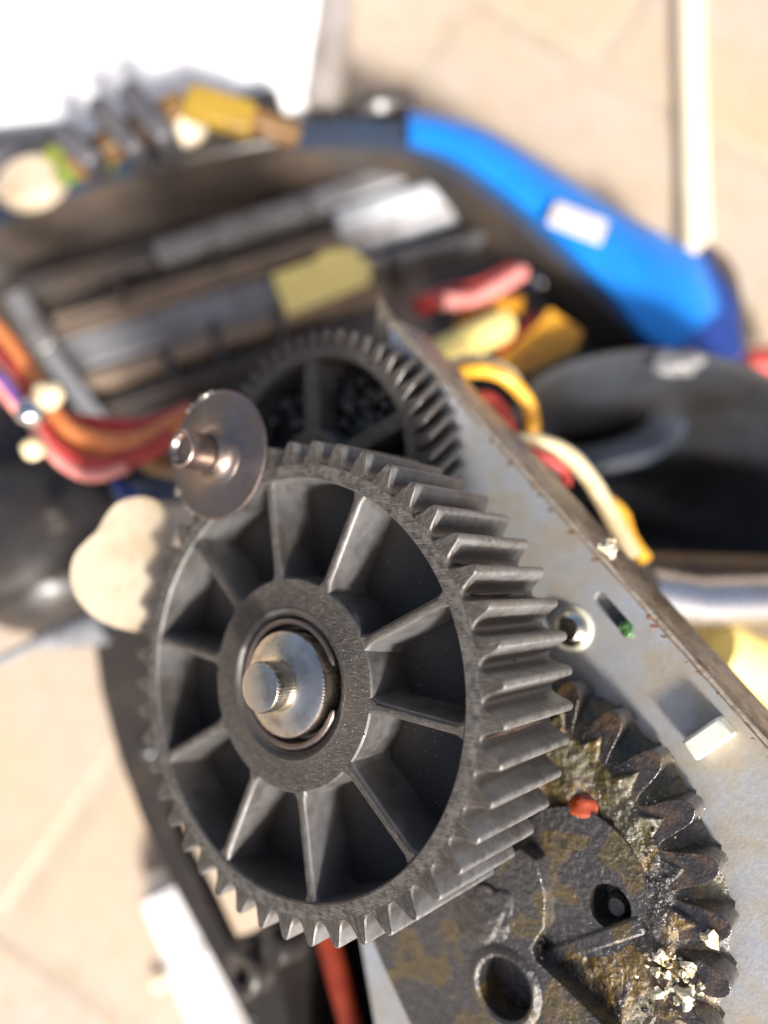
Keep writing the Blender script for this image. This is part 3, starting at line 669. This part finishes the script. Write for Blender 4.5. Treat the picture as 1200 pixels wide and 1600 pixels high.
# blue trim band on the outside of the casing
inn = [(640, 215), (700, 236), (770, 282), (840, 340), (905, 404), (965, 468), (1008, 522), (1052, 552)]
out_ = [(636, 172), (720, 186), (800, 222), (880, 272), (960, 322), (1045, 372), (1100, 410), (1128, 480)]
ip = smoothpath([FL(x, y, 7.0) for x, y in inn], 5); op = smoothpath([FL(x, y, 5.6) for x, y in out_], 5)
n = len(ip); lift = V((0, 0, .45)); mids = [(a+b)/2+lift for a, b in zip(ip, op)]
rows = [ip, [a.lerp(m, .5)+lift*.3 for a, m in zip(ip, mids)], mids, [b.lerp(m, .5)+lift*.3 for b, m in zip(op, mids)], op, [b-V((0, 0, 1.6)) for b in op], [a-V((0, 0, 2.2)) for a in ip]]
vs = [q for r in rows for q in r]; m_ = len(rows)
fs = [(i*n+k, i*n+k+1, ((i+1) % m_)*n+k+1, ((i+1) % m_)*n+k) for i in range(m_) for k in range(n-1)]+[tuple(i*n for i in range(m_)), tuple(i*n+n-1 for i in reversed(range(m_)))]
tr = MB().add(vs, fs).build('blue_trim', M['blue'], cs, ang=50)
mb = MB(); e0 = [FL(x, y, 5.4) for x, y in ((1030, 500), (1066, 470), (1100, 420), (1130, 470), (1142, 545), (1075, 548))]
mb.add(list(e0)+[q-V((0, 0, 4)) for q in e0], [tuple(range(6)), tuple(reversed(range(6, 12)))]+[(i, (i+1) % 6, 6+(i+1) % 6, 6+i) for i in range(6)]); mb.build('trim_end', M['blue_dark'], cs, bevel=.4, seg=3)
mb = MB(); mb.tube(smoothpath([FL(x, y, 5.2) for x, y in ((545, 188), (590, 165), (650, 165))], 5), [.5]*10+[.3], 10); mb.build('trim_tip', M['casing'], cs)
mb = MB(); mb.tube(smoothpath([FL(x, y, 4.6) for x, y in ((1090, 395), (1124, 425), (1140, 480), (1146, 550))], 5), .45, 10); mb.build('trim_lip', M['casing'], cs)
mb = MB(); a, b = FL(862, 330, 7.35), FL(945, 362, 7.35); mb.bar(a, b, .95, .1, (a-b).cross(V((0, 1, 0)))*0+V((.25, .15, 1))); mb.build('sticker', M['sticker'], None, bevel=.03, label='small white label stuck on the blue trim of the casing', category='sticker')
# dome screws inside casing
for px, py, rr, lab in ((845, 440, .42, 'larger shiny dome screw in the right corner of the black casing'), (878, 415, .26, 'smaller shiny dome screw in the right corner of the black casing')):
    q = FL(px, py, 5); mb = MB(); mb.lathe([(0, rr*.9), (rr*.5, rr*.75), (rr*.85, rr*.4), (rr, 0), (rr, -3.6)], 24); mb.build('screw', M['solder'], None, T_(q), label=lab, category='screw')
# yellow foam
mb = MB(); pts = [FL(x, y, 5.6) for x, y in ((432, 432), (492, 412), (510, 395), (545, 393), (575, 418), (572, 440), (452, 486))]
n = len(pts); mb.add(list(pts)+[q-V((0, 0, 1.2)) for q in pts], [tuple(range(n)), tuple(reversed(range(n, 2*n)))]+[(i, (i+1) % n, n+(i+1) % n, n+i) for i in range(n)])
mb.build('foam_piece', M['yellow'], None, bevel=.12, seg=3, label='bright yellow foam piece lying on the ribs of the black casing', category='foam')
# ------------------------------------------------------------------ wires and connectors right of the plate
def wire(name, pxs, rad, mat, label, cat='wire', n=12):
    mb = MB(); mb.tube(smoothpath([PW(*q) for q in pxs], 6), rad*.72, n); return mb.build(name, M[mat], None, label=label, category=cat)
mb = MB(); a, b = PW(680, 560, 21.5), PW(790, 505, 22.8); mb.tube([a, a.lerp(b, .08), a.lerp(b, .92), b], [.36, .48, .48, .38], 20); mb.build('sleeve', M['yellow'], None, label='thick pale yellow sleeve pointing up from behind the steel plate', category='sleeve')
wire('wire', [(655, 480, 23.0), (700, 462, 23.5), (745, 452, 23.4), (800, 425, 23.8)], .42, 'red', 'thick red wire above the pale yellow sleeve')
wire('wire', [(690, 470, 22.6), (740, 468, 23.0), (790, 440, 23.4), (815, 425, 23.8)], .35, 'pink', 'pink wire beside the thick red wire in the casing')
wire('tape', [(720, 505, 23.6), (760, 480, 23.8), (815, 475, 23.4)], .38, 'amber_tape', 'amber tape wrapped over the wires by the casing', 'tape')
wire('wire', [(775, 548, 23.0), (810, 525, 23.2), (840, 500, 23.4)], .38, 'red', 'short dark red wire right of the pale yellow sleeve')
mb = MB(); pts = [PW(x, y, 22.6) for x, y in ((770, 575), (800, 550), (845, 510), (860, 490), (905, 520), (895, 545), (840, 570), (790, 590))]
n = len(pts); mb.add(list(pts)+[q+V((.1, .3, -.7)) for q in pts], [tuple(reversed(range(n))), tuple(range(n, 2*n))]+[(i, n+i, n+(i+1) % n, (i+1) % n) for i in range(n)]); mb.build('tape', M['amber_tape'], None, bevel=.1, label='flat orange yellow tape flap beside the open shell', category='tape')
wire('wire', [(700, 590, 16.5), (745, 578, 16.8), (790, 590, 17), (825, 630, 17.2), (832, 680, 17.4), (815, 730, 17.6)], .23, 'yellow_wire', 'yellow wire looping out from behind the steel plate')
wire('wire', [(690, 575, 17), (740, 562, 17.2), (790, 578, 17.4), (815, 610, 17.6)], .17, 'cream_wire', 'cream wire on top of the yellow looping wire')
wire('wire', [(730, 625, 17), (765, 622, 17.2), (790, 650, 17.3), (800, 690, 17.5)], .2, 'red', 'red wire inside the yellow wire loop')
wire('wire', [(800, 690, 16), (845, 692, 16), (890, 712, 16), (930, 760, 16), (960, 815, 16), (990, 870, 16)], .24, 'cream_wire', 'long cream wire running down beside the steel plate')
wire('wire', [(820, 705, 15.6), (850, 715, 15.6), (880, 735, 15.7), (885, 760, 15.7)], .17, 'red', 'short red wire stub under the long cream wire')
wire('wire', [(930, 770, 16.6), (970, 800, 16.6), (985, 840, 16.6), (1010, 875, 16.6)], .2, 'yellow_wire', 'yellow wire end beside the long cream wire')
mb = MB(); q = PW(1190, 1030, 20); mb.tube([PW(1110, 1015, 18), PW(1260, 1075, 19)], .75, 16); mb.build('sleeve', M['yellow'], None, label='yellow sleeve at the right edge below the grey rod', category='sleeve')
# open dark shell right of the plate
bw = thing('plastic_shell', T_(FL(1080, 760, 2)), 'large open blue grey plastic shell lying right of the steel plate', 'shell'); b0 = FL(1080, 760, 2)
HS = 9.5
rp2 = smoothpath([FL(x, y, HS+z) for x, y, z in ((800, 660, -.5), (835, 600, 0), (900, 566, .3), (1000, 549, .5), (1100, 556, .5), (1200, 590, .3), (1300, 680, 0), (1330, 800, -.3), (1250, 880, -.5), (1000, 886, -.5), (880, 850, -.6), (815, 760, -.6), (800, 660, -.5))], 5)[:-1]
n = len(rp2); cen2 = sum(rp2, V())/n; rings = []
for s_, dz_ in ((1.05, -3), (1.05, -.25), (1.03, -.02), (1.0, .05), (.97, -.05), (.94, -.5), (.88, -1.5), (.79, -2.7), (.66, -3.9), (.48, -5.0), (.26, -5.7), (.08, -5.9)):
    rings.append([cen2+(p-cen2)*s_+V((0, 0, dz_))-b0 for p in rp2])
vs = [q for g in rings for q in g]
MB().add(vs, [(i_*n+k, i_*n+(k+1) % n, (i_+1)*n+(k+1) % n, (i_+1)*n+k) for i_ in range(len(rings)-1) for k in range(n)]+[tuple((len(rings)-1)*n+k for k in range(n))]).build('shell_wall', M['motor'], bw, ang=60)
mb = MB(); mb.blob(FL(1060, 566, HS+.5)-b0, .45, 2, (1.5, .8, .6), .3, 2); mb.build('catch', M['casing_grey'], bw, ang=80)
mb = MB(); mb.tube([PW(1000, 925, 17), PW(1080, 940, 17.5), PW(1300, 935, 18.5)], .62, 24); mb.build('rod', M['silver'], None, label='shiny grey metal rod below the open shell at the right edge', category='rod')
mb = MB(); mb.tube([PW(990, 885, 18), PW(1300, 893, 19.5)], .35, 16); mb.build('rod', M['bronze'], None, label='thin brown rod just under the open shell', category='rod')
mb = MB(); mb.box(PW(1160, 980, 22), (3.5, 0, 0), (0, 1.8, 0), (0, 0, .8)); mb.build('bracket', M['casing_tan'], None, bevel=.2, label='brown bracket under the shiny grey rod at the right', category='bracket')
# ------------------------------------------------------------------ left wires, wheel and cord
wire('wire', [(-60, 470, 19), (0, 520, 18.8), (50, 590, 18.5), (95, 660, 18.2), (150, 690, 18), (220, 690, 18), (300, 650, 18.5)], .36, 'orange', 'thick orange wire coming in from the left edge')
wire('wire', [(-60, 520, 18.6), (0, 560, 18.4), (40, 620, 18.2), (80, 690, 17.8), (140, 728, 17.7), (210, 715, 17.8), (270, 680, 18)], .3, 'red', 'lowest red wire of the left wire bundle')
wire('wire', [(-60, 545, 18), (-10, 590, 18), (35, 640, 18)], .3, 'pink', 'pink wire at the left edge under the orange wire')
wire('wire', [(-60, 560, 17.8), (-5, 585, 17.8), (30, 625, 17.8), (60, 660, 17.8)], .16, 'purple', 'thin purple wire between the red wires at the left edge')
wire('wire', [(100, 655, 18.6), (160, 665, 18.6), (230, 665, 18.6), (300, 640, 19)], .3, 'red', 'upper red wire of the left bundle behind the pin')
wire('wire', [(180, 755, 17.6), (210, 778, 17.4), (250, 790, 17.4)], .22, 'blue_dark', 'short dark blue wire above the cream disc')
wire('wire', [(230, 720, 19), (300, 730, 19), (360, 700, 19)], .4, 'bronze', 'brown wire passing behind the steel washer')
wire('wire', [(-60, 500, 19), (0, 545, 18.8), (48, 615, 18.5), (95, 680, 18.2), (150, 712, 18), (215, 705, 18), (300, 660, 18.5)], .24, 'orange', 'second orange wire under the thick orange one at the left')
wire('wire', [(-60, 535, 18.3), (0, 575, 18.1), (40, 640, 17.9), (85, 712, 17.6), (140, 744, 17.5), (200, 730, 17.6)], .2, 'pink', 'thin pink wire along the lowest red wire at the left')
q = PW(75, 618, 17.5); mb = MB(); mb.blob(q, .34, 2, (1, 1, 1), .15, 2); mb.build('wire_clip', M['cream_wire'], None, label='pale clip holding the orange wire', category='clip')
q = PW(48, 645, 17.2); mb = MB(); mb.blob(q, .32, 8, (1, 1, 1), .15, 2); mb.build('solder_joint', M['solder'], None, ang=80, label='upper bright solder joint by the left wires', category='joint')
q = PW(52, 702, 17.4); mb = MB(); mb.blob(q, .25, 9, (1, 1, 1), .15, 2); mb.build('solder_joint', M['cream_wire'], None, ang=80, label='lower dull solder joint by the left wires', category='joint')
wh = thing('wheel', T_(PW(55, 845, 23)), 'dark round wheel with a small hole at the left edge', 'wheel')
wn = (V((0, 0, CAM_H))-PW(55, 845, 23)).normalized(); wn = (wn+V((-.25, .12, 0))).normalized(); WM = wn.to_track_quat('Z', 'Y').to_matrix().to_4x4()
mb = MB(); mb.lathe([(0, 1.3), (.9, 1.2), (1.6, .95), (2.2, .5), (2.55, -.1), (2.7, -.9), (2.6, -2)], 64, M=WM, sx=1.0); mb.build('dome', M['black'], wh)
mb = MB(); mb.lathe([(0, 1.25), (.2, 1.33), (.3, 1.3), (.34, 1.1)], 32, M=T_(PW(88, 815, 21.3)-PW(55, 845, 23)-wn*1.0) @ WM); mb.build('hub_hole', M['black'], wh)
cd = thing('power_cord', T_(PW(100, 1000, 20)), 'grey cord with ribbed strain relief at the left edge below the wheel', 'cord')
b0 = PW(100, 1000, 20); p0, p1 = PW(55, 1005, 20)-b0, PW(165, 975, 20)-b0
mb = MB(); mb.tube(smoothpath([PW(-80, 1065, 20.5)-b0, PW(0, 1032, 20.2)-b0, PW(60, 1003, 20)-b0, PW(90, 997, 20)-b0], 5), .14, 10); mb.build('cable', M['cord'], cd)
mb = MB(); ks = 16; mb.tube([p0.lerp(p1, k/ks) for k in range(ks+1)], [(.22+.28*k/ks)*(1.15 if k % 2 else .85) for k in range(ks+1)], 16); mb.build('strain_relief', M['cord'], cd)
# ------------------------------------------------------------------ white marker on the floor, lower left
mk = thing('marker', T_(FL(300, 1480, .6)), 'thick white marker pen lying on the floor at lower left', 'pen'); b0 = FL(300, 1480, .6)
a, b = FL(252, 1385, .8)-b0, FL(395, 1720, .8)-b0
mb = MB(); mb.tube([a, a.lerp(b, .02), a.lerp(b, .3), a.lerp(b, .31), b], [.6, .78, .8, .88, .88], 24); mb.build('barrel', M['white'], mk)
mb = MB(); mb.tube([a.lerp(b, -.07), a.lerp(b, .01)], [.42, .5], 20); mb.build('tip', M['white_edge'], mk)
q = FL(248, 1535, .3); mb = MB(); mb.blob(q, .25, 1, (1, 1, .6), .4, 1); mb.build('crumb', M['crumb'], None, label='pale pink crumb on the floor left of the white marker', category='crumb')
# ------------------------------------------------------------------ far things at the top
wp_ = thing('white_box', T_(FL(200, 80, 0)), 'large white plastic box filling the upper left corner', 'box'); b0 = FL(200, 80, 0)
HB = 6; pt = [FL(x, y, HB)-b0 for x, y in ((502, -40), (474, 160), (300, 192), (0, 268), (-60, 285), (-500, 400), (-500, -400), (530, -400))]
n = len(pt); mb = MB(); lowp = [q-V((0, 0, HB)) for q in pt]; 
mb.add(pt+[q.lerp(sum(pt, V())/n, .0) for q in lowp], [tuple(range(n)), tuple(reversed(range(n, 2*n)))]+[(i, n+i, n+(i+1) % n, (i+1) % n) for i in range(n)]); o = mb.build('box_body', M['white'], wp_, bevel=.5, seg=4)
mb = MB(); mb.tube([FL(528, -80, 5)-b0, FL(514, 60, 5)-b0, FL(492, 175, 5)-b0], .8, 16); mb.build('box_rim', M['white_edge'], wp_)
mb = MB(); mb.bar(FL(1078, -80, .6), FL(1092, 400, .6), 1.0, .6); mb.build('wooden_stick', M['stick'], None, bevel=.2, seg=3, label='long pale wooden stick lying on the floor at upper right', category='stick')
wire('wire', [(610, -40, 36), (580, 40, 35), (545, 100, 34), (530, 165, 33)], .3, 'cream_wire', 'thin pale wire curving on the floor by the white box')
fin = 0
fl_ = [((85, 195), (150, 255), .9, 9.6), ((140, 150), (215, 235), .8, 9.8), ((190, 128), (262, 215), .9, 10)]
labs = ['lowest grey black rubber fin at upper left', 'middle grey black rubber fin at upper left', 'topmost grey black rubber fin at upper left']
for (a, b, w_, h_), lb in zip(fl_, labs):
    mb = MB(); mb.bar(FL(*a, h_), FL(*b, h_-.5), w_*.8, 2.5, (.1, -.3, 1)); mb.build('rubber_fin', M['grey_fin'], None, bevel=.25, seg=3, label=lb, category='fin', group='rubber fins stacked by the white box')
mb = MB(); mb.bar(FL(100, 250, 8.3), FL(285, 150, 8.6), .7, .8); mb.build('strip', M['bronze'], None, bevel=.1, label='brown strip leaning up over the casing rim at upper left', category='strip')
mb = MB(); mb.bar(FL(288, 148, 8.9), FL(395, 180, 8.6), 1.0, .6); mb.build('strip', M['brass'], None, bevel=.1, label='short yellow strip above the casing rim', category='strip')
mb = MB(); mb.bar(FL(390, 176, 8.4), FL(470, 205, 7.8), .6, .6); mb.build('strip', M['bronze'], None, bevel=.1, label='small brown strip right of the yellow strip', category='strip')
mb = MB(); mb.blob(FL(288, 195, 7.6), .75, 4, (.8, 1, .8), .2, 2); mb.build('cork', M['stick'], None, ang=80, label='small pale tan lump under the yellow strip', category='lump')
mb = MB(); mb.bar(FL(200, 225, 6.9), FL(440, 175, 7.2), 2.0, 1.5); mb.build('bracket', M['casing'], None, bevel=.2, label='dark bracket under the strips behind the casing rim', category='bracket')
mb = MB(); mb.lathe([(0, .3), (.7, .28), (.85, .1), (.9, -.3)], 40, sx=1.25, sy=.95, M=T_(FL(48, 282, 7.2)) @ Matrix.Rotation(R(25), 4, 'Z')); mb.build('lid', M['cream'], None, label='cream round lid on the casing rim at the left edge', category='lid')
mb = MB(); mb.blob(FL(122, 256, 7.6), .7, 4, (1.3, .8, .6), .4, 2); mb.build('tape', M['leaf'], None, ang=80, label='green and yellow tape scrap beside the cream lid', category='tape')
mb = MB(); mb.tube([FL(-150, 262, 6), FL(120, 235, 6)], .8, 12); mb.build('bar', M['grey_fin'], None, label='dark grey bar behind the cream lid at upper left', category='bar')
mb = MB(); mb.tube([FL(1165, 570, 2), FL(1260, 560, 2)], .6, 12); mb.build('sleeve', M['red'], None, label='red sleeve peeking in at the right edge above the open shell', category='sleeve')
